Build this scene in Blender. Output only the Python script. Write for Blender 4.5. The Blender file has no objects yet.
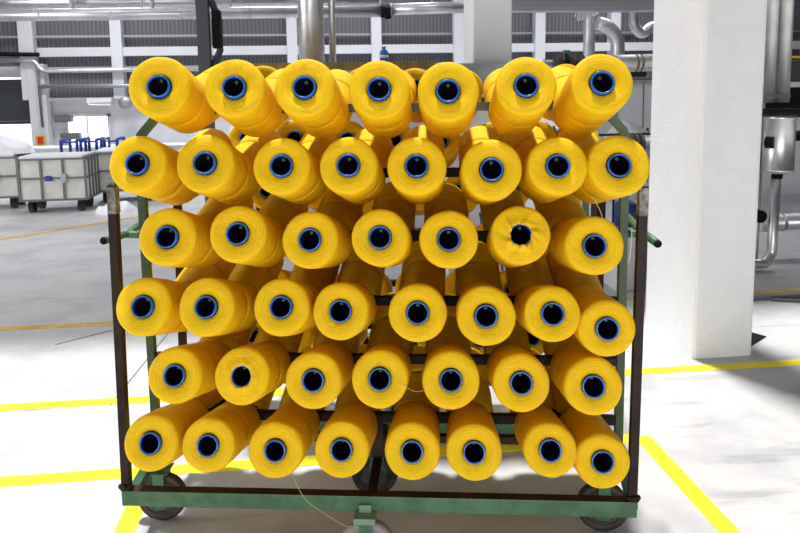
import bpy, bmesh, math, random
from mathutils import Vector, Matrix, Euler
random.seed(7)
sc = bpy.context.scene
COL = sc.collection
V = Vector
PI = math.pi

# ------------------------------------------------------------------ materials
def mat(name, col, rough=0.5, metal=0.0, bump=0.0, bscale=60.0, var=0.0, vscale=6.0, spec=0.5, var_col=None, emit=None):
    m = bpy.data.materials.new(name); m.use_nodes = True
    nt = m.node_tree; b = nt.nodes['Principled BSDF']
    b.inputs['Base Color'].default_value = (*col, 1)
    b.inputs['Roughness'].default_value = rough
    b.inputs['Metallic'].default_value = metal
    b.inputs['Specular IOR Level'].default_value = spec
    if emit:
        b.inputs['Emission Color'].default_value = (*emit[0], 1)
        b.inputs['Emission Strength'].default_value = emit[1]
    tc = nt.nodes.new('ShaderNodeTexCoord')
    if var > 0 or var_col:
        n = nt.nodes.new('ShaderNodeTexNoise'); n.inputs['Scale'].default_value = vscale
        n.inputs['Detail'].default_value = 6; n.inputs['Roughness'].default_value = .65
        nt.links.new(tc.outputs['Object'], n.inputs['Vector'])
        r = nt.nodes.new('ShaderNodeValToRGB')
        r.color_ramp.elements[0].position = .42; r.color_ramp.elements[1].position = .6
        c2 = var_col if var_col else tuple(c * (1 - var) for c in col)
        r.color_ramp.elements[0].color = (*c2, 1); r.color_ramp.elements[1].color = (*col, 1)
        nt.links.new(n.outputs['Fac'], r.inputs['Fac'])
        nt.links.new(r.outputs['Color'], b.inputs['Base Color'])
    if bump > 0:
        n = nt.nodes.new('ShaderNodeTexNoise'); n.inputs['Scale'].default_value = bscale
        n.inputs['Detail'].default_value = 4
        nt.links.new(tc.outputs['Object'], n.inputs['Vector'])
        bp = nt.nodes.new('ShaderNodeBump'); bp.inputs['Strength'].default_value = bump
        bp.inputs['Distance'].default_value = .01
        nt.links.new(n.outputs['Fac'], bp.inputs['Height'])
        nt.links.new(bp.outputs['Normal'], b.inputs['Normal'])
    return m

def yarn_mat():
    m = bpy.data.materials.new('yellow_yarn'); m.use_nodes = True
    nt = m.node_tree; N = nt.nodes; L = nt.links; b = N['Principled BSDF']
    b.inputs['Roughness'].default_value = .62
    b.inputs['Specular IOR Level'].default_value = .2
    b.inputs['Sheen Weight'].default_value = .0
    tc = N.new('ShaderNodeTexCoord'); sep = N.new('ShaderNodeSeparateXYZ')
    L.new(tc.outputs['Object'], sep.inputs[0])
    def math_(op, a, c=None):
        n = N.new('ShaderNodeMath'); n.operation = op
        for i, v in enumerate((a, c)):
            if v is None: continue
            if isinstance(v, (int, float)): n.inputs[i].default_value = v
            else: L.new(v, n.inputs[i])
        return n.outputs[0]
    r = math_('SQRT', math_('ADD', math_('MULTIPLY', sep.outputs[0], sep.outputs[0]), math_('MULTIPLY', sep.outputs[1], sep.outputs[1])))
    # wound layers: noise depending on the radius and slowly on the angle
    comb = N.new('ShaderNodeCombineXYZ')
    L.new(math_('MULTIPLY', r, 320.), comb.inputs[0])
    L.new(math_('MULTIPLY', sep.outputs[0], 14.), comb.inputs[1])
    L.new(math_('ADD', math_('MULTIPLY', sep.outputs[1], 14.), math_('MULTIPLY', sep.outputs[2], 260.)), comb.inputs[2])
    oi = N.new('ShaderNodeObjectInfo')
    off = N.new('ShaderNodeVectorMath'); off.operation = 'ADD'
    sc_ = N.new('ShaderNodeVectorMath'); sc_.operation = 'SCALE'
    L.new(oi.outputs['Random'], sc_.inputs[0]); sc_.inputs['Scale'].default_value = 50
    L.new(comb.outputs[0], off.inputs[0]); L.new(sc_.outputs[0], off.inputs[1])
    n1 = N.new('ShaderNodeTexNoise'); n1.inputs['Scale'].default_value = 1.0; n1.inputs['Detail'].default_value = 3
    L.new(off.outputs[0], n1.inputs['Vector'])
    n2 = N.new('ShaderNodeTexNoise'); n2.inputs['Scale'].default_value = 26; n2.inputs['Detail'].default_value = 5
    L.new(tc.outputs['Object'], n2.inputs['Vector'])
    n3 = N.new('ShaderNodeTexNoise'); n3.inputs['Scale'].default_value = 130; n3.inputs['Detail'].default_value = 4
    L.new(tc.outputs['Object'], n3.inputs['Vector'])
    h = math_('ADD', math_('ADD', n1.outputs['Fac'], math_('MULTIPLY', n2.outputs['Fac'], 1.6)), math_('MULTIPLY', n3.outputs['Fac'], .5))
    bp = N.new('ShaderNodeBump'); bp.inputs['Strength'].default_value = .6; bp.inputs['Distance'].default_value = .006
    L.new(h, bp.inputs['Height']); L.new(bp.outputs['Normal'], b.inputs['Normal'])
    ramp = N.new('ShaderNodeValToRGB')
    ramp.color_ramp.elements[0].position = .3; ramp.color_ramp.elements[0].color = (.82, .485, .004, 1)
    ramp.color_ramp.elements[1].position = .62; ramp.color_ramp.elements[1].color = (.89, .56, .006, 1)
    L.new(n1.outputs['Fac'], ramp.inputs['Fac']); L.new(ramp.outputs['Color'], b.inputs['Base Color'])
    return m

M = {}
M['yarn'] = yarn_mat()
M['blue'] = mat('blue_plastic', (.012, .125, .50), .25)
M['bore'] = mat('bore_shade', (.004, .006, .012), .7, spec=.1)  # shade inside the tubes, put into the colour
M['olive'] = mat('olive_green_paint', (.032, .075, .022), .45, bump=.1, var=.3, vscale=9)
M['green'] = mat('green_paint', (.055, .16, .075), .45, bump=.1, var=.35, vscale=9)
M['greenpale'] = mat('pale_green_paint', (.17, .27, .18), .45, bump=.1)
M['greenworn'] = mat('green_paint_worn', (.075, .17, .095), .5, bump=.15, var_col=(.07, .06, .035), vscale=4)
M['dark'] = mat('dark_steel', (.010, .006, .006), .5, .0, bump=.2, var_col=(.026, .012, .008), vscale=12, spec=.2)
M['rust'] = mat('rusty_steel', (.045, .018, .011), .65, .0, bump=.2, var_col=(.02, .011, .008), vscale=10, spec=.2)
M['peg'] = mat('peg_steel', (.06, .085, .055), .7, .1)
M['rubber'] = mat('dark_rubber', (.015, .012, .011), .65, var_col=(.045, .03, .02), vscale=20)
M['greytire'] = mat('pale_grey_rubber', (.30, .28, .28), .6, var=.3, vscale=14)
M['hub'] = mat('wheel_hub_metal', (.10, .10, .10), .5, .6, var=.5, vscale=18)
M['wornmetal'] = mat('scratched_pale_paint', (.25, .24, .23), .5, .2, var_col=(.08, .07, .06), vscale=30)
M['white'] = mat('white_paint', (.86, .86, .88), .7, bump=.25, bscale=40)
M['column'] = mat('white_painted_plaster', (.91, .915, .945), .75, bump=.5, bscale=55, var=.03, vscale=5)
M['wall'] = mat('pale_grey_wall', (.70, .70, .74), .8, var=.1, vscale=.6)
M['pil'] = mat('white_steel_paint', (.70, .70, .74), .6)
M['silver'] = mat('aluminium_cladding', (.66, .66, .68), .36, .85, bump=.12, bscale=14, var=.15, vscale=4)
M['zinc'] = mat('dull_zinc', (.42, .43, .45), .45, .6)
M['black'] = mat('black_paint', (.008, .008, .009), .6, spec=.12)
M['slate'] = mat('slate_steel', (.06, .065, .08), .5, .2)
M['cab'] = mat('pale_cabinet_paint', (.66, .67, .69), .5)
M['ochre'] = mat('ochre_wood', (.30, .19, .05), .55, var=.35, vscale=5)
M['cloth'] = mat('white_cloth', (.78, .78, .82), .9, bump=.8, bscale=9)
M['binp'] = mat('cream_plastic_panel', (.62, .61, .57), .6, var=.12, vscale=4)
M['binf'] = mat('grey_bin_frame', (.16, .165, .17), .5, .4)
M['bluep'] = mat('blue_paint', (.015, .05, .33), .4)
M['navyblue'] = mat('dark_blue_plastic', (.008, .03, .17), .4)
M['navy'] = mat('navy_paint', (.01, .012, .12), .45)
M['yline'] = mat('yellow_floor_paint', (.92, .80, .01), .6, var=.05, vscale=8)
M['oline'] = mat('ochre_floor_paint', (.80, .52, .10), .6, var=.3, vscale=5)
M['roller'] = mat('dark_roller_shutter', (.045, .05, .065), .5)
M['red'] = mat('red_paint', (.6, .03, .02), .5)
M['sign'] = mat('yellow_sign', (.75, .5, .03), .5)
M['greenh'] = mat('green_handle', (.0, .22, .08), .4)
M['bottle'] = mat('blue_bottle', (.02, .13, .42), .3)
M['daylight'] = mat('daylit_opening', (.9, .9, .9), .9, emit=((1, 1, 1), 1.6))
M['thread'] = mat('loose_yarn', (.62, .50, .22), .8)
M['brownvalve'] = mat('brown_valve', (.06, .035, .03), .45, .5)

def floor_mat():
    m = bpy.data.materials.new('painted_concrete_floor'); m.use_nodes = True
    nt = m.node_tree; N = nt.nodes; L = nt.links; b = N['Principled BSDF']
    b.inputs['Roughness'].default_value = .42
    b.inputs['Specular IOR Level'].default_value = .35
    tc = N.new('ShaderNodeTexCoord')
    def noise(scale, det, vec=None, rough=.6):
        n = N.new('ShaderNodeTexNoise'); n.inputs['Scale'].default_value = scale
        n.inputs['Detail'].default_value = det; n.inputs['Roughness'].default_value = rough
        L.new(vec or tc.outputs['Object'], n.inputs['Vector']); return n.outputs['Fac']
    mp = N.new('ShaderNodeMapping'); mp.inputs['Scale'].default_value = (.35, 2.2, 1); mp.inputs['Rotation'].default_value = (0, 0, .15)
    L.new(tc.outputs['Object'], mp.inputs['Vector'])
    r1 = N.new('ShaderNodeValToRGB'); r1.color_ramp.elements[0].position = .36; r1.color_ramp.elements[1].position = .56
    r1.color_ramp.elements[0].color = (.46, .46, .48, 1); r1.color_ramp.elements[1].color = (.57, .565, .57, 1)
    L.new(noise(2.2, 8), r1.inputs['Fac'])
    r2 = N.new('ShaderNodeValToRGB'); r2.color_ramp.elements[0].position = .3; r2.color_ramp.elements[1].position = .42
    r2.color_ramp.elements[0].color = (.72, .72, .74, 1); r2.color_ramp.elements[1].color = (1, 1, 1, 1)
    L.new(noise(3.0, 5, mp.outputs[0]), r2.inputs['Fac'])
    mx = N.new('ShaderNodeMix'); mx.data_type = 'RGBA'; mx.blend_type = 'MULTIPLY'; mx.inputs['Factor'].default_value = 1
    L.new(r1.outputs[0], mx.inputs['A']); L.new(r2.outputs[0], mx.inputs['B'])
    L.new(mx.outputs['Result'], b.inputs['Base Color'])
    bp = N.new('ShaderNodeBump'); bp.inputs['Strength'].default_value = .08; bp.inputs['Distance'].default_value = .01
    L.new(noise(30, 4), bp.inputs['Height']); L.new(bp.outputs[0], b.inputs['Normal'])
    return m
M['floor'] = floor_mat()

# ------------------------------------------------------------------ mesh helpers
class MB:
    def __init__(s): s.bm = bmesh.new()
    def box(s, c, d, rot=None, bev=0.0, mi=0):
        r = bmesh.ops.create_cube(s.bm, size=1)['verts']
        mt = Matrix.LocRotScale(V(c), rot, V(d))
        bmesh.ops.transform(s.bm, matrix=mt, verts=r)
        es = list({e for v in r for e in v.link_edges}); fs = list({f for v in r for f in v.link_faces})
        for f in fs: f.material_index = mi
        if bev: bmesh.ops.bevel(s.bm, geom=es, offset=bev, segments=2, affect='EDGES', profile=.5)
        return s
    def b2(s, lo, hi, bev=0.0, mi=0):
        return s.box([(a + b) / 2 for a, b in zip(lo, hi)], [abs(b - a) for a, b in zip(lo, hi)], None, bev, mi)
    def lathe(s, prof, seg=32, mt=None, smooth=True, mis=None):
        rings = []
        for r, z in prof:
            if r < 1e-6: rings.append([s.bm.verts.new((0, 0, z))])
            else: rings.append([s.bm.verts.new((r * math.cos(2 * PI * k / seg), r * math.sin(2 * PI * k / seg), z)) for k in range(seg)])
        for i in range(len(rings) - 1):
            a, b = rings[i], rings[i + 1]
            for k in range(seg):
                k2 = (k + 1) % seg
                if len(a) == 1 and len(b) == 1: continue
                if len(a) == 1: vs = [a[0], b[k2], b[k]]
                elif len(b) == 1: vs = [a[k], a[k2], b[0]]
                else: vs = [a[k], a[k2], b[k2], b[k]]
                f = s.bm.faces.new(vs); f.smooth = smooth
                if mis: f.material_index = mis[i]
        vv = [v for g in rings for v in g]
        if mt is not None: bmesh.ops.transform(s.bm, matrix=mt, verts=vv)
        return s
    def cyl(s, a, b, r, seg=24, r2=None):
        a, b = V(a), V(b); d = b - a
        q = d.to_track_quat('Z', 'Y').to_matrix().to_4x4(); q.translation = a
        r2 = r if r2 is None else r2
        return s.lathe([(0, 0), (r, 0), (r, 0), (r2, d.length), (r2, d.length), (0, d.length)], seg, q)
    def tube(s, pts, r, seg=12, bend=0.0, cap=True):
        ph = PI / 4 if seg == 4 else 0.0
        pts = [V(p) for p in pts]
        if bend > 0:
            out = [pts[0]]
            for i in range(1, len(pts) - 1):
                p0, p, p1 = pts[i - 1], pts[i], pts[i + 1]
                a = p + (p0 - p).normalized() * min(bend, (p0 - p).length * .45)
                c = p + (p1 - p).normalized() * min(bend, (p1 - p).length * .45)
                for k in range(6):
                    t = k / 5; out.append(a * (1 - t) ** 2 + p * 2 * t * (1 - t) + c * t * t)
            out.append(pts[-1]); pts = out
        rings = []; up = V((0, 0, 1)); prev = None
        for i, p in enumerate(pts):
            t = (pts[min(i + 1, len(pts) - 1)] - pts[max(i - 1, 0)]).normalized()
            if prev is None:
                n = t.cross(up)
                if n.length < .05: n = t.cross(V((1, 0, 0)))
                n.normalize()
            else:
                n = (prev - t * prev.dot(t)).normalized()
            prev = n; b = t.cross(n)
            rings.append([s.bm.verts.new(p + r * (n * math.cos(ph + 2 * PI * k / seg) + b * math.sin(ph + 2 * PI * k / seg))) for k in range(seg)])
        for i in range(len(rings) - 1):
            for k in range(seg):
                f = s.bm.faces.new([rings[i][k], rings[i][(k + 1) % seg], rings[i + 1][(k + 1) % seg], rings[i + 1][k]]); f.smooth = seg > 6
        if cap:
            s.bm.faces.new(rings[0]); s.bm.faces.new(rings[-1])
        return s
    def build(s, name, m, parent=None, loc=(0, 0, 0), rot=(0, 0, 0)):
        bmesh.ops.recalc_face_normals(s.bm, faces=s.bm.faces)
        me = bpy.data.meshes.new(name); s.bm.to_mesh(me); s.bm.free()
        for x in (m if isinstance(m, (list, tuple)) else [m]): me.materials.append(x)
        o = bpy.data.objects.new(name, me); COL.objects.link(o)
        o.location = loc; o.rotation_euler = rot
        if parent: o.parent = parent
        return o

def tag(o, label=None, cat=None, group=None, kind=None):
    if label: o['label'] = label
    if cat: o['category'] = cat
    if group: o['group'] = group
    if kind: o['kind'] = kind
    return o
def empty(name, loc=(0, 0, 0), rz=0.0):
    o = bpy.data.objects.new(name, None); COL.objects.link(o)
    o.location = loc; o.rotation_euler = (0, 0, rz); o.empty_display_size = .1
    return o
KIDS = {}
def copy_tree(o, parent=None):
    c = o.copy(); COL.objects.link(c)
    if parent: c.parent = parent
    for ch in [k for k in bpy.data.objects if k.parent == o]:
        copy_tree(ch, c)
    return c

# ------------------------------------------------------------------ yarn cones
PL = .192            # length of one package
def yarn_mesh(r=.1, crumple=0.0, seed=1, sides=72):
    rnd = random.Random(seed)
    b = MB(); rt = .0405 if not crumple else .036
    prof = [(rt, .004), (rt + .012, .001), (r - .022, 0), (r - .009, .003), (r - .003, .008), (r, .016), (r + .0006, PL * .3), (r + .0006, PL * .7),
            (r, PL - .018), (r - .002, PL - .009), (r - .0065, PL - .003), (r - .014, PL - .0005), (r - .028, PL + .0005), (rt + .022, PL - .001),
            (rt + .012, PL - .003), (rt + .005, PL - .006), (rt, PL - .012)]
    if crumple:
        prof = prof[:-5] + [(r - .034, PL), (rt + .022, PL + .003), (rt + .014, PL + .007), (rt + .006, PL + .010), (rt + .001, PL + .008), (rt - .001, PL - .01)]
    b.lathe(prof, sides)
    b.bm.verts.ensure_lookup_table()
    ph = [rnd.uniform(0, 6.28) for _ in range(8)]
    for v in b.bm.verts:
        a = math.atan2(v.co.y, v.co.x); rr = math.hypot(v.co.x, v.co.y)
        w = .0009 * math.sin(2 * a + ph[0]) + .0006 * math.sin(3 * a + ph[1] + v.co.z * 20) + .0004 * math.sin(7 * a + ph[2])
        k = 1 + w / .1
        if rr > .06: v.co.x *= k; v.co.y *= k
        if v.co.z > PL - .003 and rr < .09: v.co.z += .0012 * math.sin(3 * a + ph[3]) + .0006 * math.sin(9 * a + ph[4] + rr * 300)
        if crumple and v.co.z > PL - .005 and rr < .085:
            t = crumple * max(0, 1 - (rr - .035) / .052)
            v.co.z += t * (.004 * math.sin(5 * a + ph[5]) + .003 * math.sin(11 * a + ph[6] + rr * 150))
            kk = 1 + min(t, 1.2) * (.07 * math.sin(4 * a + ph[7]) + .05 * math.sin(9 * a + ph[2]))
            v.co.x *= kk; v.co.y *= kk
    o = b.build('wound_yarn', M['yarn']); return o
def tube_mesh(front=.006):
    b = MB()
    z1 = PL + front
    prof = [(.0338, -.005), (.0370, -.006), (.0393, -.004), (.0396, 0), (.0396, z1 - .004), (.0393, z1 - .001), (.0380, z1), (.0355, z1), (.0340, z1 - .001), (.0332, z1 - .005), (.0328, z1 - .009), (.0326, z1 - .03), (.0326, .035), (.0, .034), (.0, .030), (.0326, .029), (.0326, 0.0), (.0338, -.005)]  # disc across the bore is added to block light from behind
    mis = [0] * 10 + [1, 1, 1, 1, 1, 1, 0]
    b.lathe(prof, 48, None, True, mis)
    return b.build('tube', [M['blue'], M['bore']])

proto = empty('yarn_cone')
y0 = yarn_mesh(); y0.parent = proto
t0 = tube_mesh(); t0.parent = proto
variants = [y0.data]
for sd in (2, 3, 4, 5):
    o_ = yarn_mesh(seed=sd); variants.append(o_.data); bpy.data.objects.remove(o_)
cr = []
for sd, am in ((11, 1.5), (12, .5)):
    o_ = yarn_mesh(crumple=am, seed=sd); cr.append(o_.data); bpy.data.objects.remove(o_)
used = [False]
def place_cone(p, d, r, label, group, mesh=None, tube_shift=0.0, inward=False):
    """p = centre of the inner end, d = unit direction towards the outer end"""
    if not used[0]:
        root, ya, tu = proto, y0, t0; used[0] = True
    else:
        root = proto.copy(); COL.objects.link(root)
        ya = y0.copy(); COL.objects.link(ya); ya.parent = root
        tu = t0.copy(); COL.objects.link(tu); tu.parent = root
    ya.data = mesh or random.choice(variants)
    q = V(d).to_track_quat('Z', 'Y')
    root.location = p; root.rotation_mode = 'QUATERNION'; root.rotation_quaternion = q
    ya.scale = (r / .1, r / .1, 1); ya.rotation_euler = (0, 0, random.uniform(0, 6.28))
    tu.location = (0, 0, tube_shift); tu.rotation_euler = (0, 0, random.uniform(0, 6.28))
    tag(root, label, 'yarn cone', group)
    return root

# front end positions in the trolley's own frame (x across, z up), row by row from the top
ROWS = [
 [(-.975,1.842),(-.711,1.835),(-.468,1.832),(-.213,1.822),(.02,1.811),(.281,1.826),(.53,1.831)],
 [(-1.069,1.575),(-.827,1.575),(-.557,1.563),(-.324,1.563),(-.089,1.559),(.166,1.544),(.388,1.555),(.591,1.555)],
 [(-.977,1.313),(-.722,1.325),(-.466,1.302),(-.219,1.310),(.019,1.303),(.265,1.319),(.515,1.279)],
 [(-1.081,1.058),(-.848,1.058),(-.576,1.059),(-.365,1.045),(-.092,1.040),(.147,1.030),(.376,1.039),(.563,.986)],
 [(-.978,.800),(-.730,.801),(-.470,.787),(-.230,.796),(.023,.794),(.270,.787),(.520,.777)],
 [(-1.083,.539),(-.867,.534),(-.618,.518),(-.374,.526),(-.118,.524),(.104,.525),(.373,.539),(.557,.498)]]
BARZ = [1.745, 1.484, 1.226, .955, .706, .453]
YF = -.40            # plane of the front ends
X0 = .262            # trolley centre offset
RAD = {(0,0): .108, (0,1): .1045, (0,2): .1045, (0,3): .104, (0,4): .1045, (0,5): .1025, (0,6): .1035, (1,7): .1045, (1,0): .104, (1,1): .104, (1,5): .1045,
       (2,0): .1045, (2,1): .1025, (2,5): .1015, (3,0): .1035, (3,1): .1035, (3,5): .1035, (3,6): .0975, (3,7): .099, (4,1): .102,
       (5,0): .1025, (5,1): .099, (5,6): .095, (5,7): .097}
BASE_SHIFT = {(0,0): (-.035, .035), (0,1): (-.02, .01)}
ORD = ['first', 'second', 'third', 'fourth', 'fifth', 'sixth', 'seventh', 'eighth']
ROWN = ['top', 'second', 'third', 'fourth', 'fifth', 'bottom']

TROT = math.radians(-9.763)
RT = Matrix.Rotation(TROT, 4, 'Z')
def troll_matrix(ox, oy):
    m = RT.copy(); m.translation = RT.to_3x3() @ V((ox, oy, 0)); return m
MT1 = troll_matrix(-.262, 2.70)
MT2 = troll_matrix(-.262 + .08, 2.70 + 1.09)

pegs = []
for i, row in enumerate(ROWS):
    for j, (x, z) in enumerate(row):
        face = V((x + X0, YF, z))
        base_nom_z = BARZ[i] - .027
        bs = BASE_SHIFT.get((i, j), (0, 0))
        base = V((face.x + random.uniform(-.006, .006) + bs[0], -.012, base_nom_z + bs[1]))
        d = (face - base).normalized()
        pegs.append((i, j, face, base, d))

# ------------------------------------------------------------------ trolley
def make_caster(root, x, y, r, tire='rubber', rz=0.0):
    c = MB()
    c.b2((-.04, -.045, .222), (.04, .045, .228), .001)
    c.box((0, .038, (.225 + .07) / 2), (.05, .006, .165)); c.box((0, -.038, (.225 + .07) / 2), (.046, .006, .165))
    c.b2((-.025, -.04, .212), (.025, .04, .219))
    c.cyl((0, -.045, r), (0, .045, r), .010, 12)
    root_c = c.build('caster', M['green'], root, (x, y, 0), (0, 0, rz))
    w = MB()
    rot = Matrix.Translation((0, 0, r)) @ Matrix.Rotation(PI / 2, 4, 'X')
    w.lathe([(r * .66, -.020), (r * .9, -.023), (r * .98, -.016), (r, -.006), (r, .006), (r * .98, .016), (r * .9, .023), (r * .66, .020), (r * .66, -.020)], 48, rot)
    w.build('tire', M[tire], root_c)
    h = MB()
    h.lathe([(.012, -.026), (.028, -.026), (.032, -.012), (r * .6, -.010), (r * .62, -.019), (r * .67, -.019), (r * .67, .019), (r * .62, .019), (r * .6, .010), (.032, .012), (.028, .026), (.012, .026), (.012, -.026)], 40, rot)
    h.build('wheel_hub', M['hub'], root_c)
    return root_c

def make_trolley():
    T = empty('yarn_trolley')
    def P(name, mb, m, label=None):
        o = mb.build(name, M[m], T)
        if label: o['label'] = label
        return o
    fb = MB().b2((-.978, -.33, .243), (.962, -.288, .305), .003)
    for f in fb.bm.faces:
        if f.normal.z > .9: f.material_index = 1
    o = fb.build('base_beam', [M['green'], M['rust']], T); o['label'] = 'green front beam with rusty top edge'
    P('base_beam', MB().b2((-.980, .27, .225), (.980, .33, .285), .003), 'green')
    P('center_rail', MB().b2((-.04, -.272, .24), (0, .272, .28), .003), 'dark')
    for s in (-1, 1):
        P('side_rail', MB().tube([(s * .962, -.272, .257), (s * .99, -.03, .257)], .026, 4), 'green')
        P('side_rail', MB().tube([(s * .99, .03, .257), (s * .962, .272, .257)], .026, 4), 'green')
    for s, (xb, xt, zt) in ((-1, (-.968, -.947, 1.485)), (1, (.950, .960, 1.470))):
        for yy in (-.302, .302):
            b = MB()
            b.box((0, 0, 0), (1, 1, 1), None, 0)
            for v in b.bm.verts:
                t = v.co.z + .5
                v.co = V(((xb + (xt - xb) * t) + v.co.x * .030, yy + v.co.y * .032, .300 + (zt - .300) * t))
            post = P('corner_post', b, 'dark' if yy < 0 else 'rust')
            c = MB().box((xt, yy, zt - .055), (.0325, .0345, .10), None, .002).box((xt, yy, zt + .006), (.024, .024, .02), None, .003)
            o = c.build('post_cap', M['wornmetal'] if yy < 0 else M['rust'], post)
            w = MB()
            for k in range(7):
                a = k * 2.4
                w.lathe([(0, -.010), (.008, -.006), (.011, 0), (.008, .006), (0, .010)], 8, Matrix.Translation((xb + .02 * math.cos(a), yy - .015 * abs(math.sin(a)) - .006, .309 + .004 * (k % 3))))
            w.build('weld_bead', M['dark'], post)
    # central green frame that carries the pegs
    for s in (-1, 1):
        b = MB().tube([(s * .975, 0, .283), (s * .975, 0, 1.62), (s * .965, 0, 1.645), (s * .885, 0, 1.732), (s * .86, 0, 1.745)], .022, 4)
        P('frame_post', b, 'olive')
        h = MB().tube([(s * .992, 0, 1.232), (s * 1.035, -.004, 1.234), (s * 1.05, -.02, 1.238), (s * 1.048, -.20, 1.246 - .007 * s)], .0155, 16, .02)
        o = P('push_handle', h, 'green')
        MB().cyl((s * 1.048, -.199, 1.246 - .007 * s), (s * 1.048, -.2035, 1.2462 - .007 * s), .0135, 16).build('end_plug', M['black'], o)
        h = MB().tube([(s * .992, 0, 1.232), (s * 1.035, .004, 1.234), (s * 1.05, .02, 1.238), (s * 1.045, .20, 1.262)], .0145, 16, .02)
        o = P('push_handle', h, 'green')
        MB().cyl((s * 1.045, .199, 1.262), (s * 1.045, .2035, 1.2627), .0125, 16).build('end_plug', M['black'], o)
    P('top_bar', MB().b2((-.87, -.015, 1.728), (.87, .015, 1.762), .002), 'olive')
    for z in BARZ[1:]:
        P('peg_bar', MB().b2((-.957, -.015, z - .018), (.957, .015, z + .018), .002), 'black' if z > .8 else 'dark')
    P('lower_bar', MB().b2((-.957, -.015, .345), (.957, .015, .377), .002), 'dark')
    P('center_post', MB().b2((-.045, -.026, .284), (.005, -.0155, .470), .001), 'rust', 'brown centre post')
    for s in (-1, 1):
        P('brace', MB().tube([(s * .955, .022, .30), (s * .55, .022, .60)], .010, 4), 'dark')
    cb = MB().b2((-.077, -.385, .226), (.004, -.30, .250), .002).b2((-.060, -.345, .248), (-.014, -.329, .278), .001)
    P('caster_bracket', cb, 'greenpale', 'pale green caster bracket under the front beam')
    make_caster(T, -.945, -.045, .105, rz=.05)
    make_caster(T, .905, -.045, .105, rz=-.05)
    make_caster(T, -.036, -.335, .108, 'greytire', rz=.08)
    make_caster(T, -.055, .17, .105, rz=.1)
    # pegs: two per position, one to each side
    pm = None
    for (i, j, face, base, d) in pegs:
        up = V((1, 0, 0)).cross(d); up = up if up.z > 0 else -up
        for side in (-1, 1):
            if pm is None:
                o = MB().lathe([(0, 0), (.0066, 0), (.0066, .366), (.0060, .3675), (0, .3675)], 12, None, True, [0, 0, 1, 1]).build('peg', [M['black'], M['peg']], T); pm = o
            else:
                o = pm.copy(); COL.objects.link(o)
            dd = V((d.x, d.y, d.z)); st = base + up * .0262; 
            if side == 1: dd = V((d.x, -d.y, .24)).normalized(); st = V((st.x, -st.y, st.z))
            q = dd.to_track_quat('Z', 'Y')
            o.location = st; o.rotation_mode = 'QUATERNION'; o.rotation_quaternion = q
    return T

trolley = make_trolley()
trolley.location = MT1.translation; trolley.rotation_euler = (0, 0, TROT)
tag(trolley, 'green and dark steel peg trolley in front, loaded with yellow yarn cones', 'trolley')
trolley2 = copy_tree(trolley)
trolley2.location = MT2.translation
tag(trolley2, 'second green steel peg trolley standing right behind the front trolley', 'trolley')

def load(MT, which, front):
    R3 = MT.to_3x3()
    for (i, j, face, base, d) in pegs:
        r = RAD.get((i, j), .1012 + random.uniform(-.001, .001))
        last = len(ROWS[i]) - 1
        pos = 'leftmost' if j == 0 else 'rightmost' if j == last else ORD[j] + ' from left'
        mesh = None; ts = random.uniform(-.002, .002)
        extra = 'yellow yarn cone facing out,'
        if front:
            if (i, j) == (2, 5): mesh = cr[0]; extra = 'yellow cone with torn yarn around its hole,'; ts = -.009
            if (i, j) == (4, 1): mesh = cr[1]; extra = 'yellow cone with yarn over its rim,'; ts = -.004
            if (i, j) == (0, 4): ts = .004
        inner = face - d * (PL + .004)
        lab = f'{extra} {pos} in {which} trolley\'s {ROWN[i]} row'
        place_cone(MT @ inner, R3 @ d, r, lab, None if mesh else f'{which} trolley yarn cones facing the camera', mesh, ts)
        p2 = inner - d * (PL + .0055)
        lab = f'yellow cone behind the {pos} facing one in {which} trolley\'s {ROWN[i]} row'
        place_cone(MT @ p2, R3 @ (d + V((random.uniform(-.008, .008), 0, random.uniform(-.008, .008)))).normalized(), r * random.uniform(.965, .99), lab, f'{which} trolley yarn cones behind the facing ones', None, 0)
        if front:
            db = V((d.x + random.uniform(-.02, .02), -d.y, .24 + random.uniform(-.02, .02))).normalized()
            b0 = V((base.x, .024, base.z + .006))
            lab = f'yellow cone on front trolley\'s far side, {ROWN[i]} row, {pos}, inner'
            place_cone(MT @ b0, R3 @ db, .0975, lab, 'far side yarn cones next to the frame', None, 0)
            lab = f'yellow cone on front trolley\'s far side, {ROWN[i]} row, {pos}, outer end'
            place_cone(MT @ (b0 + db * (PL + .0065)), R3 @ db, .0975, lab, 'far side yarn cones at the outer end', None, 0)
load(MT1, 'front', True)
load(MT2, 'rear', False)

# loose threads
def thread(pts, name, label, r=.0006):
    P2 = [MT1 @ V(p) for p in pts]
    cu = bpy.data.curves.new(name, 'CURVE'); cu.dimensions = '3D'; cu.bevel_depth = r; cu.bevel_resolution = 2
    sp = cu.splines.new('NURBS'); sp.points.add(len(P2) - 1)
    for p, q in zip(sp.points, P2): p.co = (*q, 1)
    sp.use_endpoint_u = True; sp.order_u = 4; cu.materials.append(M['thread'])
    tmp = bpy.data.objects.new('tmp', cu); COL.objects.link(tmp)
    me = bpy.data.meshes.new_from_object(tmp); me.name = name; bpy.data.objects.remove(tmp)
    o = bpy.data.objects.new(name, me); COL.objects.link(o)
    tag(o, label, 'thread'); return o
thread([(-.29,-.40,.42),(-.27,-.38,.33),(-.22,-.36,.27),(-.16,-.345,.225),(-.10,-.38,.205),(-.04,-.385,.228),(-.06,-.35,.24)], 'loose_thread', 'pale loose yarn thread hanging in a loop over the green front beam', .0009)
thread([(.10,-.405,.79),(.14,-.41,.765),(.16,-.41,.74),(.20,-.41,.77)], 'loose_thread', 'short loose thread sagging between two cones of the fifth row', .0008)
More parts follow.
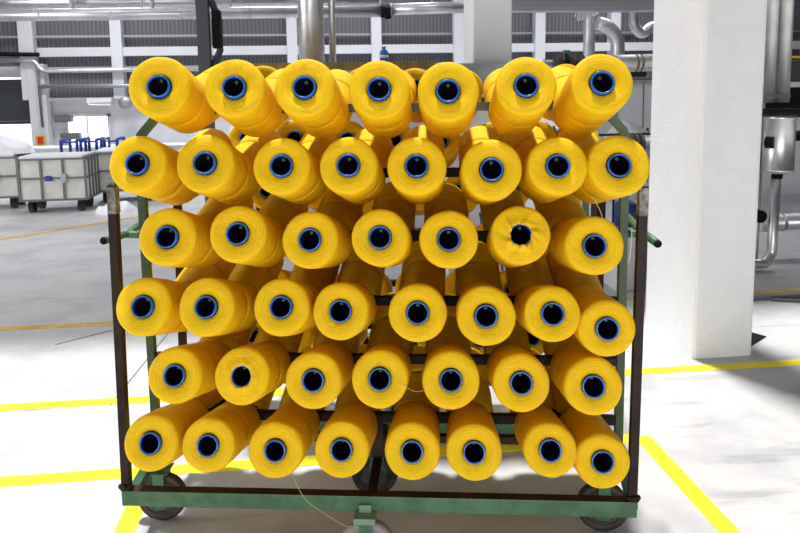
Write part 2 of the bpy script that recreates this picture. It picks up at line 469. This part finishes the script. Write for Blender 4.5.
thread([(.775,-.36,1.44),(.80,-.37,1.40),(.81,-.36,1.36),(.825,-.36,1.31),(.80,-.36,1.33),(.84,-.36,1.29)], 'loose_thread', 'kinked yellow thread hanging below the rightmost cone of second row', .0012)
thread([(1.0,-.012,1.26),(1.005,-.025,1.24),(.998,-.025,1.19),(1.0,-.02,1.15),(.992,-.02,1.12)], 'thread_tie', 'white thread knotted on the right handle of the trolley', .0025).data.materials[0] = M['cloth']
thread([(-.93,-.37,1.74),(-.955,-.38,1.70),(-.93,-.38,1.68),(-.90,-.40,1.64)], 'loose_thread', 'frayed yellow thread below the top left cone', .0012)

# ------------------------------------------------------------------ setting
def struct(name, mb, m, **k):
    o = mb.build(name, M[m] if isinstance(m, str) else m, **k); o['kind'] = 'structure'; return o
struct('floor', MB().b2((-14, -6, -.2), (16, 18.0, 0)), 'floor')
YW = 18.0
# back wall: white base, grey ribbed sheet above
wl = MB()
wl.b2((-14, YW, 0), (-8.9, YW + .3, 7)); wl.b2((-8.9, YW, 2.19), (-7.2, YW + .3, 7)); wl.b2((-7.2, YW, 0), (16, YW + .3, 7))
struct('wall_back', wl, 'wall')
rib = MB()
segs = [(-14, -8.95, 1.66), (-8.95, -7.15, 2.46), (-7.15, 16, 1.66)]
x = -9.6
bmv = []
while x < 14.5:
    z0 = 2.46 if -8.95 < x < -7.15 else 1.60
    rib.b2((x, YW - .035, z0), (x + .05, YW - .002, 5.2)); x += .10
struct('trim_1', rib, mat('grey_ribbed_sheet', (.17, .17, .19), .6))
sheet = MB().b2((-14, YW - .02, 2.46), (16, YW + .001, 5.2)).b2((-14, YW - .02, 1.60), (-8.95, YW + .001, 2.46)).b2((-7.15, YW - .02, 1.60), (16, YW + .001, 2.46))
struct('trim_2', sheet, mat('grey_sheet_cladding', (.12, .12, .135), .6))
k = 3
for xc, w in ((-9.45, .3), (-7.22, .34), (-5.1, .27), (-2.95, .26), (-.80, .26), (1.35, .26), (3.50, .26), (5.68, .27), (7.75, .27), (9.9, .26), (12.05, .26)):
    struct(f'trim_{k}', MB().b2((xc - w / 2, YW - .32, 1.62), (xc + w / 2, YW - .03, 5.2), .01), 'pil'); k += 1
struct(f'trim_{k}', MB().b2((-7.24, YW - .34, 0), (-6.84, YW - .02, 2.50), .01), 'pil'); k += 1
struct(f'trim_{k}', MB().b2((-7.0, YW - .26, 2.67), (15, YW - .06, 2.89), .01), 'pil'); k += 1
struct(f'trim_{k}', MB().b2((-14, YW - .2, 3.14), (15, YW - .1, 3.19)), 'zinc'); k += 1
struct(f'trim_{k}', MB().b2((-7.0, YW - .2, 1.58), (15, YW - .03, 1.66)), 'pil'); k += 1
struct(f'trim_{k}', MB().b2((-7.0, YW - .2, 2.38), (15, YW - .1, 2.42)), 'zinc'); k += 1
# shutter door on the left, daylight below it
d1 = empty('door_1', (0, 0, 0)); d1['kind'] = 'structure'
r_ = MB()
for q in range(14): r_.b2((-8.9, YW + .05, 1.02 + q * .080), (-7.2, YW + .09, 1.02 + q * .080 + .078), .002)
r_.build('roller_shutter', M['roller'], d1)
MB().b2((-8.9, YW + .32, 0), (-7.2, YW + .36, 1.15)).build('daylight_opening', M['daylight'], d1)
MB().b2((-8.95, YW - .06, 2.19), (-7.24, YW + .05, 2.45), .005).build('lintel', M['wall'], d1)
MB().b2((-8.9, YW + .30, 2.12), (-7.2, YW + .32, 2.19)).build('glow_strip', M['daylight'], d1)  # glowing strip added for the bright line under the lintel
w1 = empty('window_1', (0, 0, 0)); w1['kind'] = 'structure'
MB().b2((-6.46, YW - .015, .38), (-5.50, YW - .004, 1.18)).build('pane', M['daylight'], w1)
fr = MB()
for a, b in (((-6.53, .31), (-6.46, 1.25)), ((-5.50, .31), (-5.43, 1.25)), ((-6.53, 1.18), (-5.43, 1.25)), ((-6.53, .31), (-5.43, .38)), ((-6.02, .38), (-5.98, 1.18))):
    fr.b2((a[0], YW - .06, a[1]), (b[0], YW - .003, b[1]), .004)
fr.build('window_frame', M['pil'], w1)
# unseen roof slab added to keep sun off the far hall, open in front
struct('sun_block_roof', MB().b2((-14, 6.1, 7.0), (16, YW + .3, 7.25)), 'white')
# concrete columns
def column(name, cx, cy, wx, wy, rz, bev, m='column'):
    b = MB(); b.box((0, 0, 3.44), (wx, wy, 7.1), None, bev)
    return struct(name, b, m, loc=(cx, cy, 0), rot=(0, 0, rz))
column('column_right', 2.58, 4.435, .435, .68, 0.0, .03)['kind'] = 'structure'
bpy.data.objects['column_right'].name = 'trim_30'
column('trim_31', 1.73, 7.2, .42, .45, 0, .02, 'white')

# floor markings (painted lines)
def line(pts, w, m, label):
    b = MB(); a, c = V((*pts[0], 0)), V((*pts[1], 0)); n = (c - a).normalized().cross(V((0, 0, 1))) * w / 2
    vs = [b.bm.verts.new(p + V((0, 0, z))) for z in (0.0005, .003) for p in (a - n, a + n, c + n, c - n)]
    for f in ((0,1,2,3),(4,5,6,7),(0,1,5,4),(1,2,6,5),(2,3,7,6),(3,0,4,7)): b.bm.faces.new([vs[i] for i in f])
    o = b.build('floor_line', M[m]); tag(o, label, 'floor line'); return o
line([(-8, 4.09), (9, 3.86)], .085, 'yline', 'long yellow floor line crossing beyond the trolley by the white column')
line([(-8, 3.26), (1.545, 3.18)], .085, 'yline', 'yellow floor line running under the back of the front trolley')
line([(1.585, 3.19), (1.615, -2)], .085, 'yline', 'yellow floor line leading towards the camera right of the trolley')
line([(-.885, 3.20), (-.87, -2)], .085, 'yline', 'yellow floor line passing under the left end of the trolley')
line([(-8, 5.45), (9, 5.33)], .085, 'oline', 'ochre floor line crossing left of the trolley and past the column')
line([(-4.3, 8.6), (-2.2, 10.6)], .10, 'oline', 'faded ochre floor line near the white bins')
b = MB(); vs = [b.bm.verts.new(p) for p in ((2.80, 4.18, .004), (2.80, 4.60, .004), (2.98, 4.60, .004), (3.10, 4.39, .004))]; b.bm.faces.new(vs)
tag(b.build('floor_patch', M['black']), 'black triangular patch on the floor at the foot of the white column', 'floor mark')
jt = MB().tube([(-1.18, 6.0, .001), (-1.30, 3.95, .001)], .004, 4)
tag(jt.build('floor_joint', M['binf']), 'thin dark joint in the concrete left of the trolley', 'floor joint')
jt = MB().tube([(-2.0, 5.0, .001), (-1.55, 5.35, .001)], .004, 4)
tag(jt.build('floor_joint', M['binf']), 'short dark crack in the concrete below the ochre line', 'floor joint')

# ------------------------------------------------------------------ overhead pipes and posts
def thing_mesh(name, mb, m, label, cat, group=None, **k):
    o = mb.build(name, M[m], **k); tag(o, label, cat, group); return o
def pipe(name, pts, r, m, label, bend=.0, bands=(), cat='pipe', seg=24):
    root = empty(name, pts[0]); o0 = V(pts[0])
    MB().tube([V(p) - o0 for p in pts], r, seg, bend).build('pipe_run', M[m], root)
    for (p, q, rr, mm, nm) in bands: MB().cyl(V(p) - o0, V(q) - o0, rr, seg).build(nm, M[mm], root)
    tag(root, label, cat); return root
def hang(xs, y, z, top=7.0): return [((x, y, z), (x, y, top), .012, 'zinc', 'hanger_rod') for x in xs]
def bands_along(a, b, n, r, m='silver', w=.02):
    a, b = V(a), V(b); d = (b - a).normalized(); out = []
    for i in range(1, n): p = a.lerp(b, i / n); out.append((p - d * w / 2, p + d * w / 2, r, m, 'band'))
    return out
pipe('duct', [(-8, 12, 3.06), (1.02, 12, 3.12)], .10, 'silver', 'lower horizontal silver insulated pipe along the top, left of the black joint', bands=bands_along((-8, 12, 3.06), (1.02, 12, 3.12), 8, .104) + hang((-6, -3, 0), 12, 3.15) + [((1.0, 12, 3.14), (1.06, 12, 3.14), .13, 'black', 'flange')])
pipe('duct', [(-8, 12.30, 3.31), (1.0, 12.30, 3.36)], .115, 'silver', 'upper horizontal silver insulated pipe along the top edge', bands=bands_along((-8, 12.05, 3.30), (1.02, 12.05, 3.34), 7, .119) + hang((-5, -2, .5), 12.3, 3.4))
pipe('duct', [(1.16, 12, 3.15), (2.72, 12, 3.19)], .10, 'silver', 'short silver insulated pipe between the black joint and white pillar', bands=hang((1.9,), 12, 3.2) + [((1.06, 12, 3.12), (1.16, 12, 3.13), .14, 'black', 'flange'), ((1.16, 12, 3.15), (1.19, 12, 3.15), .105, 'zinc', 'band')])
thing_mesh('overhead_beam', MB().b2((2.9, 11.9, 3.16), (6.6, 12.1, 3.33), .01).b2((2.9, 11.84, 3.10), (6.6, 12.16, 3.16), .005).b2((2.9, 11.84, 3.33), (6.6, 12.16, 3.37), .005), 'zinc', 'grey overhead steel beam along the top right of the white pillar', 'beam')
pipe('duct', [(-.165, 9.45, 0), (-.165, 9.45, 6.9)], .175, 'silver', 'thick vertical silver duct rising behind the third top cone', bands=[((-.165, 9.45, 0), (-.165, 9.45, .06), .2, 'zinc', 'flange')], cat='duct')
pipe('pipe', [(.12, 9.45, 0), (.12, 9.45, 6.9)], .045, 'silver', 'slim vertical silver pipe beside the thick vertical duct')
# dark post with bracket
pt = empty('steel_post', (-1.21, 7.2, 0))
MB().b2((-.06, -.06, 0), (.06, .06, 5), .004).build('post', M['slate'], pt)
b = MB().tube([(.06, 0, 2.78), (.14, .1, 2.55), (.14, .1, 2.22), (.06, 0, 2.02)], .035, 4); b.build('bracket', M['slate'], pt)
MB().b2((.085, -.01, 2.24), (.17, .10, 2.62)).build('plate', M['black'], pt)
tag(pt, 'dark slate steel post with side bracket above the second top cone', 'post')
# thin wall pipes
pipe('pipe', [(-8.6, 17.6, 2.60), (-7.02, 17.6, 2.58), (-6.86, 17.6, 2.32), (-2.9, 17.6, 2.32)], .055, 'silver', 'bent silver pipe on the back wall stepping down right of the shutter', .1, seg=12)
pipe('pipe', [(-8.6, 17.62, 2.76), (-6.9, 17.62, 2.72)], .05, 'black', 'black pipe on the wall just above the shutter door', seg=12)
pipe('pipe', [(-6.93, 17.6, 1.95), (-3.1, 17.6, 1.93)], .05, 'zinc', 'dull grey straight pipe on the wall below the bent silver one', seg=12)
pipe('pipe', [(-6.95, 17.58, 2.5), (-6.93, 17.58, .95)], .03, 'binf', 'thin dark vertical pipe on the wall beside the shutter pillar', seg=10)
thing_mesh('junction_box', MB().b2((-6.75, 17.8, 1.06), (-6.32, 17.97, 1.22), .01), 'binf', 'upper dark junction box on the wall between shutter and window', 'junction box')
thing_mesh('junction_box', MB().b2((-6.62, 17.8, .62), (-6.15, 17.97, .78), .01), 'wornmetal', 'lower grey junction box on the wall beside the window', 'junction box')
sg = empty('alarm_sign', (-7.02, 17.62, .58))
MB().b2((-.11, 0, -.2), (.11, .03, .17), .004).build('backing_board', M['sign'], sg); MB().b2((-.06, -.03, -.05), (.07, 0, .14), .01).build('alarm_box', M['red'], sg)
tag(sg, 'yellow sign board with red box on pillar next to shutter door', 'sign')
lf = empty('light_fixture', (-5.6, 17.7, 1.55))
MB().b2((-.3, 0, -.02), (.3, .2, .10), .01).build('housing', M['white'], lf); MB().cyl((-.26, .02, -.06), (.26, .02, -.075), .02, 12).build('lamp', M['white'], lf)
tag(lf, 'white wall light fixture above the window', 'lamp')
rl = empty('hose_reel', (-4.93, 17.6, 1.52))
w = MB().lathe([(0, -.05), (.05, -.06), (.06, -.04), (.14, -.03), (.15, 0), (.15, .10), (0, .12)], 32, Matrix.Rotation(PI / 2, 4, 'X')); w.build('reel', M['zinc'], rl)
MB().cyl((0, -.02, 0), (0, .3, 0), .05, 12).build('axle', M['zinc'], rl)
MB().cyl((0, -.09, 0), (0, -.05, 0), .055, 16).build('hub', M['zinc'], rl)
tag(rl, 'round pale hose reel on wall left of the top left cone', 'reel')

# machine line behind the trolleys
mc = empty('machine', (0, 8, 0))
MB().b2((-1.05, 0, .12), (1.25, 1.2, 1.74), .01).build('body', M['cab'], mc)
MB().b2((-1.15, -.03, 2.02), (1.3, 1.25, 2.11), .004).build('top_beam', M['ochre'], mc)
MB().b2((-1.10, -.01, 1.96), (1.3, 1.22, 2.02), .004).build('trim_strip', M['silver'], mc)
MB().b2((-1.10, 0, 1.74), (1.27, 1.22, 1.96), .004).build('lower_beam', M['ochre'], mc)
for xx in (-.95, .1, 1.15): MB().b2((xx - .05, .1, 0), (xx + .05, .2, .12)).build('foot', M['binf'], mc)
tag(mc, 'long pale machine with ochre wooden top beam behind the trolleys', 'machine')
bt = empty('bottle', (.70, 8.06, 2.11))
MB().lathe([(0, 0), (.045, 0), (.052, .01), (.052, .11), (.045, .13), (.02, .15), (.02, .165), (0, .165)], 24).build('bottle_body', M['bottle'], bt)
MB().lathe([(.0525, .05), (.0528, .05), (.0528, .08), (.0525, .08)], 24).build('label_band', M['cab'], bt)
MB().cyl((0, 0, .165), (0, 0, .18), .026, 16).build('cap', M['bluep'], bt)
tag(bt, 'blue bottle standing on the ochre beam between the white bands', 'bottle')
hd = empty('machine_hood', (1.25, 6.3, 1.85))
b = MB(); b.box((.25, .3, .06), (.9, .7, .24), None, 0)
for v in b.bm.verts:
    if v.co.z > .1: v.co.x = .27 + (v.co.x - .25) * .84; v.co.y = .32 + (v.co.y - .3) * .8
b.build('hood', M['silver'], hd); MB().b2((-.2, -.06, -.09), (.72, .66, -.055), .004).build('lower_plate', M['cab'], hd)
MB().b2((-.12, .0, -1.85), (.64, .6, -.09), .01).build('cabinet', M['cab'], hd)
tag(hd, 'silver sloped machine hood seen above the fifth top cone', 'hood')
pr = pipe('pipe', [(1.98, 6.5, 2.0), (2.28, 6.5, 2.0)], .06, 'silver', 'short silver pipe right of the hood at the sixth top cone')
fv = empty('valve', (2.32, 6.5, 2.005))
for xx, rr, nm in ((-.06, .10, 'flange'), (.0, .06, 'valve_body'), (.06, .10, 'flange'), (.12, .055, 'valve_body'), (.18, .10, 'flange')):
    MB().cyl((xx - .015, 0, 0), (xx + .015, 0, 0), rr, 20).build(nm, M['brownvalve'], fv)
MB().cyl((-.06, 0, 0), (.5, 0, 0), .045, 16).build('pipe_stub', M['brownvalve'], fv)
MB().cyl((.03, 0, 0), (.03, 0, .13), .012, 10).build('stem', M['brownvalve'], fv)
MB().b2((.0, -.03, .115), (.06, .03, .145), .008).build('handle', M['greenh'], fv)
tag(fv, 'dark brown flanged valve with green handle between the last top cones', 'valve')
pipe('duct', [(2.84, 6.5, 2.015), (4.2, 6.5, 2.03)], .085, 'silver', 'silver insulated pipe running behind the white column at head height', bands=[((3.04, 6.5, 2.018), (3.06, 6.5, 2.018), .088, 'ochre', 'band'), ((3.09, 6.5, 2.018), (3.11, 6.5, 2.018), .088, 'ochre', 'band')])
pipe('duct', [(5.55, 14, 5), (5.55, 14, 3.3), (5.55, 14, 0)], .12, 'silver', 'straight vertical silver duct left of the elbow duct')
pipe('duct', [(5.6, 13.7, 3.05), (5.85, 13.7, 2.98), (6.05, 13.7, 2.72), (6.05, 13.7, 0)], .14, 'silver', 'silver elbow duct bending down near the white column', .15)
pipe('pipe', [(6.5, 14, 3.75), (6.52, 14, 3.0), (6.72, 14, 2.82), (6.9, 14, 3.0), (7.6, 14, 3.0)], .11, 'silver', 'curved silver pipe hook hanging from the beam near the column', .12, bands=[((6.5, 14, 3.42), (6.5, 14, 3.52), .16, 'black', 'flange')])
cu = [(5.1 + .012 * t, 13.5, 3.24 - .05 * math.sin(t * .02)) for t in range(2)]
sp = MB(); sp.tube([(5.08 + .45 * t / 120, 13.5 + .09 * math.cos(t * .42), 3.16 + .14 * t / 120 + .10 * math.sin(t * .42)) for t in range(121)], .012, 8)
thing_mesh('spring_hose', sp, 'cab', 'white coiled hose hanging under the overhead beam', 'hose')
cb = empty('cabinet', (4.0, 10, 0))
for q in range(3):
    MB().b2((.02 + q * .42, 0, .0), (.42 + q * .42, .6, 1.82), .01).build('body', M['cab'], cb)
    MB().b2((.05 + q * .42, -.012, .9), (.40 + q * .42, 0, 1.76), .003).build('door', M['cab'], cb)
    MB().b2((.05 + q * .42, -.012, .08), (.40 + q * .42, 0, .86), .003).build('door', M['cab'], cb)
MB().b2((.0, -.02, 1.82), (1.3, .62, 1.86)).build('top_plate', M['zinc'], cb)
tag(cb, 'row of pale grey machine cabinets right of the top right cone', 'cabinet')
mo = empty('motor_unit', (4.6, 10.2, 1.86))
MB().b2((0, 0, 0), (.5, .3, .05), .01).build('base', M['binf'], mo); MB().cyl((.08, .15, .10), (.42, .15, .10), .07, 16).build('motor', M['black'], mo)
tag(mo, 'dark motor lying on top of the pale cabinets', 'motor')

def heap(name, c, dims, label, cat, seed=1, flat=.0, m='cloth'):
    rnd = random.Random(seed); bm = bmesh.new(); n = 30
    ph = [(rnd.uniform(3, 9), rnd.uniform(3, 9), rnd.uniform(0, 6)) for _ in range(7)]
    gr = {}
    for i in range(n + 1):
        for j in range(n + 1):
            u, v = i / n * 2 - 1, j / n * 2 - 1
            rr = min(1, math.sqrt(u * u + v * v) ** 1.6)
            h = max(0, 1 - rr)
            h = h ** .55 * (1 + .16 * sum(math.sin(a * u + b * v + p) for a, b, p in ph) / 2.2)
            gr[i, j] = bm.verts.new((u * dims[0] * (1 if rr < 1 else 1 / max(1, math.hypot(u, v))), v * dims[1] * (1 if rr < 1 else 1 / max(1, math.hypot(u, v))), max(0, h) * dims[2]))
    for i in range(n):
        for j in range(n):
            f = bm.faces.new((gr[i, j], gr[i + 1, j], gr[i + 1, j + 1], gr[i, j + 1])); f.smooth = True
    bm.faces.new([gr[i, 0] for i in range(n + 1)] + [gr[n, j] for j in range(1, n + 1)] + [gr[i, n] for i in range(n - 1, -1, -1)] + [gr[0, j] for j in range(n - 1, 0, -1)])
    me = bpy.data.meshes.new(name); bm.to_mesh(me); bm.free(); me.materials.append(M[m])
    o = bpy.data.objects.new(name, me); COL.objects.link(o); o.location = c; tag(o, label, cat); return o

# cart with cloth behind the column
ct = empty('transport_cart', (2.75, 6.2, 0))
MB().b2((-.35, -.3, .16), (.6, .5, .2), .005).build('platform', M['navy'], ct)
for xx in (-.35, .2, .55):
    for yy in (-.3, .5): MB().tube([(xx, yy, .2), (xx, yy, 1.36)], .014, 8).build('upright', M['navy'], ct)
for zz in (1.22, 1.36):
    MB().tube([(-.35, -.3, zz), (.2, -.3, zz)], .012, 8).build('rail', M['navy'], ct)
MB().tube([(-.35, .5, 1.2), (.55, .5, 1.2)], .012, 8).build('rail', M['navy'], ct)
MB().b2((-.33, -.28, .95), (.58, .48, 1.15), .02).build('tray', M['cab'], ct)
for xx in (-.3, .5):
    for yy in (-.22, .42): MB().cyl((xx - .02, yy, .08), (xx + .02, yy, .08), .08, 20).build('wheel', M['rubber'], ct)
tag(ct, 'navy blue framed cart between the trolley and the white column', 'cart')
heap('cloth_bundle', (2.87, 6.22, 1.15), (.27, .26, .29), 'heaped white cloth on the navy blue framed cart', 'cloth', 3)
fl = empty('pipe_flange', (2.44, 5.3, 1.33))
for xx in (-.0, .045, .09): MB().cyl((xx, 0, 0), (xx + .028, 0, 0), .085, 24).build('rubber_ring', M['rubber'], fl)
MB().cyl((.12, 0, 0), (.55, 0, 0), .07, 24).build('pipe_stub', M['silver'], fl)
MB().cyl((.3, 0, -1.33), (.3, 0, -.05), .03, 16).build('support', M['black'], fl)
tag(fl, 'black ribbed pipe flange right of the rightmost second row cone', 'flange')
bl = empty('barrel', (2.63, 5.72, 0))
MB().lathe([(0, .56), (.085, .56), (.095, .57), (.095, .75), (.08, .77), (.03, .78), (.03, .79), (0, .79)], 28).build('drum', M['navyblue'], bl)
MB().b2((-.14, -.14, 0), (.14, .14, .56), .01).build('stand', M['cab'], bl)
tag(bl, 'blue plastic barrel low behind the right trolley posts', 'barrel')

# right hand pipework
pipe('duct', [(4.12, 6, 1.62), (4.12, 6, 5)], .068, 'silver', 'left vertical silver pipe entering the exchanger from above', bands=[((4.13, 6, 1.66), (4.13, 6, 1.70), .074, 'zinc', 'band')])
pipe('duct', [(4.26, 6, 1.62), (4.26, 6, 5)], .072, 'silver', 'right vertical silver pipe entering the exchanger from above', bands=[((4.26, 6, 1.66), (4.26, 6, 1.70), .078, 'zinc', 'band')])
hx = empty('heat_exchanger', (4.26, 6, 0))
MB().lathe([(0, .95), (.10, .95), (.145, .97), (.145, .99), (.14, .995), (.14, 1.46), (.145, 1.465), (.145, 1.50), (0, 1.50)], 32).build('shell', M['silver'], hx)
MB().b2((-.2, -.13, 1.50), (.15, .13, 1.525), .004).build('gasket', M['rust'], hx); MB().b2((-.22, -.15, 1.525), (.17, .15, 1.56), .004).build('flange_plate', M['black'], hx)
MB().cyl((-.16, -.05, 1.25), (-.125, -.10, 1.25), .055, 20).build('port', M['black'], hx)
MB().cyl((.0, 0, .90), (.0, 0, .95), .05, 16).build('outlet_flange', M['black'], hx)
MB().cyl((.15, 0, 1.3), (.26, 0, 1.3), .05, 16).build('side_valve', M['black'], hx)
tag(hx, 'silver clad cylindrical heat exchanger right of the white column', 'heat exchanger')
pipe('pipe', [(4.25, 6, .895), (4.245, 6, .17), (4.17, 5.98, .075), (3.7, 5.98, .075)], .046, 'silver', 'silver pipe dropping from the exchanger and bending left near floor', .03)
pipe('pipe', [(4.13, 6.12, 1.62), (4.13, 6.12, .35), (4.13, 6.12, .0)], .05, 'silver', 'vertical silver pipe close against the white column edge', bands=[((4.12, 6.0, .53), (4.12, 6.07, .53), .06, 'black', 'valve_wheel')])
pipe('duct', [(4.36, 6.4, .38), (6.5, 6.4, .38)], .085, 'silver', 'low horizontal silver pipe at the right edge near the floor', bands=[((4.42, 6.4, .38), (4.45, 6.4, .38), .092, 'zinc', 'band'), ((4.6, 6.4, .38), (4.63, 6.4, .38), .092, 'zinc', 'band'), ((4.5, 6.4, .0), (4.5, 6.4, .3), .02, 'black', 'support'), ((6.3, 6.4, .0), (6.3, 6.4, .3), .02, 'black', 'support')])
pipe('pipe', [(4.40, 6.2, 2.55), (4.40, 6.2, 1.6)], .025, 'rust', 'thin brownish vertical pipe right of the silver vertical pipes', seg=10)
pl = empty('low_platform', (3.3, 5.15, 0))
MB().b2((0, 0, .0), (1.9, .04, .035)).build('edge_rail', M['binf'], pl)
MB().tube([(.35, -.02, .015), (1.3, -.36, .015)], .014, 6).build('brace', M['binf'], pl)
MB().b2((.97, -.40, 0), (1.0, -.37, .62)).build('post', M['black'], pl)
tag(pl, 'low dark metal rail frame on the floor right of the column', 'frame')
fm = empty('machine', (5.55, 8.2, 0))
MB().b2((0, 0, .0), (2.5, 1, 1.35), .01).build('base_cabinet', M['cab'], fm)
MB().b2((0, -.01, 1.35), (2.5, 1, 1.72), .005).build('dark_opening', M['black'], fm)
MB().b2((0, -.02, 1.74), (2.5, 1, 1.80)).build('shelf', M['cab'], fm); MB().b2((.0, 0, 1.80), (.10, 1, 2.1)).build('panel', M['cab'], fm)
MB().b2((.0, 0, 1.80), (2.5, .9, 2.05)).build('upper_cabinet', M['slate'], fm)
MB().b2((.0, -.03, 2.10), (2.5, 1, 2.13)).build('edge_strip', M['sign'], fm)
tag(fm, 'dark and pale machine at the far right edge behind the exchanger', 'machine')

# white bins on wheels at the left
def make_bin():
    root = empty('laundry_bin')
    W, D, z0, z1 = .95, .60, .20, .82
    MB().b2((-W / 2, -D / 2, z0), (W / 2, D / 2, z1), .02).build('bin_body', M['binp'], root)
    fr = MB()
    for yy in (-D / 2 - .008, D / 2 + .008):
        for xx in (-W / 2, -W / 6, W / 6, W / 2): fr.box((xx, yy, (z0 + z1) / 2), (.03, .03, z1 - z0))
        for zz in (z0, (z0 + z1) / 2 + .02, z1): fr.box((0, yy, zz), (W + .03, .025, .03))
    for xx in (-W / 2 - .008, W / 2 + .008):
        for yy in (-D / 4, 0, D / 4): fr.box((xx, yy, (z0 + z1) / 2), (.03, .03, z1 - z0))
        for zz in (z0, (z0 + z1) / 2 + .02, z1): fr.box((xx, 0, zz), (.025, D + .03, .03))
    fr.build('frame', M['binf'], root)
    MB().b2((-W / 2 + .02, -D / 2 - .03, z1 + .012), (W / 2 - .03, D / 2, z1 + .05), .012).build('lid', M['cab'], root)
    MB().box((-.05, -D / 2 - .03, (z0 + z1) / 2 + .02), (.10, .03, .08), None, .02).build('latch', M['bluep'], root)
    MB().box((.17, -D / 2 - .03, (z0 + z1) / 2 + .02), (.08, .03, .14), None, .01).build('lock_plate', M['zinc'], root)
    for xx in (-W / 2 + .12, W / 2 - .12):
        for yy in (-D / 2 + .12, D / 2 - .12):
            c = MB().b2((xx - .045, yy - .05, .12), (xx + .045, yy + .05, z0), .005).build('caster', M['black'], root)
            MB().cyl((xx - .035, yy, .095), (xx + .035, yy, .095), .095, 20).build('wheel', M['rubber'], c)
    return root
b1 = make_bin(); b1.location = (-4.12, 10.95, 0); b1.rotation_euler = (0, 0, .02)
tag(b1, 'white panelled bin on wheels nearest to the trolley at left', 'bin', 'wheeled white bins')
b2 = copy_tree(b1); b2.location = (-5.30, 11.35, 0); b2.rotation_euler = (0, 0, .1); tag(b2, 'white panelled bin on wheels cut by the left picture edge', 'bin', 'wheeled white bins')
b3 = copy_tree(b1); b3.location = (-3.30, 11.75, 0); b3.rotation_euler = (0, 0, .12); tag(b3, 'white panelled bin mostly hidden behind the trolley left post', 'bin', 'wheeled white bins')
heap('cloth_bundle', (-5.22, 11.33, .87), (.60, .30, .27), 'white cloth heap piled on the bin at the left edge', 'cloth', 5)
heap('cloth_bundle', (-3.2, 10.6, 0), (.30, .28, .16), 'small white cloth bundle on the floor left of the trolley', 'cloth', 9)
def blue_cart(loc, label):
    root = empty('blue_cart', loc)
    MB().b2((0, 0, .18), (.30, .5, .22)).build('platform', M['bluep'], root)
    for xx in (0, .28): MB().tube([(xx, 0, .2), (xx, 0, .93), (xx, .45, .93), (xx, .45, .2)], .028, 8, .02).build('hoop', M['bluep'], root)
    MB().tube([(0, 0, .9), (.28, 0, .9)], .018, 8).build('rail', M['bluep'], root)
    for xx in (.02, .26):
        for yy in (.05, .4): MB().cyl((xx - .015, yy, .08), (xx + .015, yy, .08), .08, 16).build('wheel', M['rubber'], root)
    tag(root, label, 'cart', 'blue framed carts')
blue_cart((-4.83, 13, 0), 'blue tubular cart left of the window, leftmost of the three')
blue_cart((-4.50, 13.05, 0), 'blue tubular cart in the middle behind the white bin')
blue_cart((-4.12, 13, 0), 'blue tubular cart nearest to the yarn trolley, behind the bin')
thing_mesh('low_cabinet', MB().b2((-6.3, 14.5, .0), (-2.4, 15.2, .68), .01), 'cab', 'long low pale cabinet under the window behind the blue carts', 'cabinet')

# ------------------------------------------------------------------ lights
w = bpy.data.worlds.new('World'); sc.world = w; w.use_nodes = True
bg = w.node_tree.nodes['Background']; bg.inputs[0].default_value = (.93, .96, 1.0, 1); bg.inputs[1].default_value = .05
sun = bpy.data.lights.new('sun', 'SUN'); sun.energy = 5.2; sun.angle = math.radians(4.5); sun.color = (1, .985, .95)
so = bpy.data.objects.new('sun', sun); COL.objects.link(so)
dir_local = V((.075, -.15, -1)).normalized()      # light travel direction, trolley frame
dw = RT.to_3x3() @ dir_local
so.rotation_mode = 'QUATERNION'; so.rotation_quaternion = dw.to_track_quat('-Z', 'Y'); so.location = (0, 3, 12)
l = bpy.data.lights.new('front_fill', 'AREA'); l.shape = 'RECTANGLE'; l.size = 7.0; l.size_y = 1.5; l.energy = 390  # unseen fill behind the camera, added to light the cone ends
o = bpy.data.objects.new('front_fill', l); COL.objects.link(o); o.location = (-.5, -5.5, .95); o.rotation_euler = (PI / 2, 0, 0)
l = bpy.data.lights.new('side_fill', 'AREA'); l.shape = 'RECTANGLE'; l.size = 5.0; l.size_y = 3.0; l.energy = 560  # unseen fill added at the left to brighten the column
o = bpy.data.objects.new('side_fill', l); COL.objects.link(o); o.location = (-10.5, 5.0, 3.0)
o.rotation_euler = V((1, .0, -.06)).to_track_quat('-Z', 'Y').to_euler()
for x_ in (-5, 1, 7):  # unseen overhead fills added to brighten the background and back wall
    for y_, e_ in ((8.6, 50), (15.0, 195)):
        l = bpy.data.lights.new('hall_fill', 'AREA'); l.shape = 'RECTANGLE'; l.size = 3.0; l.size_y = .6; l.energy = e_; l.color = (.94, .96, 1.0); l.spread = math.radians(120)
        o = bpy.data.objects.new('hall_fill', l); COL.objects.link(o); o.location = (x_, y_, 6.6)

# ------------------------------------------------------------------ camera
cam = bpy.data.cameras.new('camera'); co = bpy.data.objects.new('camera', cam); COL.objects.link(co)
cam.sensor_width = 36; cam.lens = 680 / 800 * 36; cam.shift_y = -100.5 / 800; cam.clip_start = .05; cam.clip_end = 200
R = [[0.9939312709448216, -0.028067299007076385, 0.10636190748787402], [-0.10890468838550454, -0.11478700268992631, 0.9874025080285745], [-0.01550475687225885, -0.9929935401300001, -0.11714705192373354]]
mw = Matrix(((R[0][0], -R[0][1], -R[0][2], 0), (R[1][0], -R[1][1], -R[1][2], 0), (R[2][0], -R[2][1], -R[2][2], 1.83), (0, 0, 0, 1)))
co.matrix_world = mw
sc.camera = co
vs = sc.view_settings; sc.display_settings.display_device = 'sRGB'
vs.view_transform = 'Standard'; vs.look = 'None'; vs.gamma = 1; vs.use_curve_mapping = False; vs.exposure = 0.0
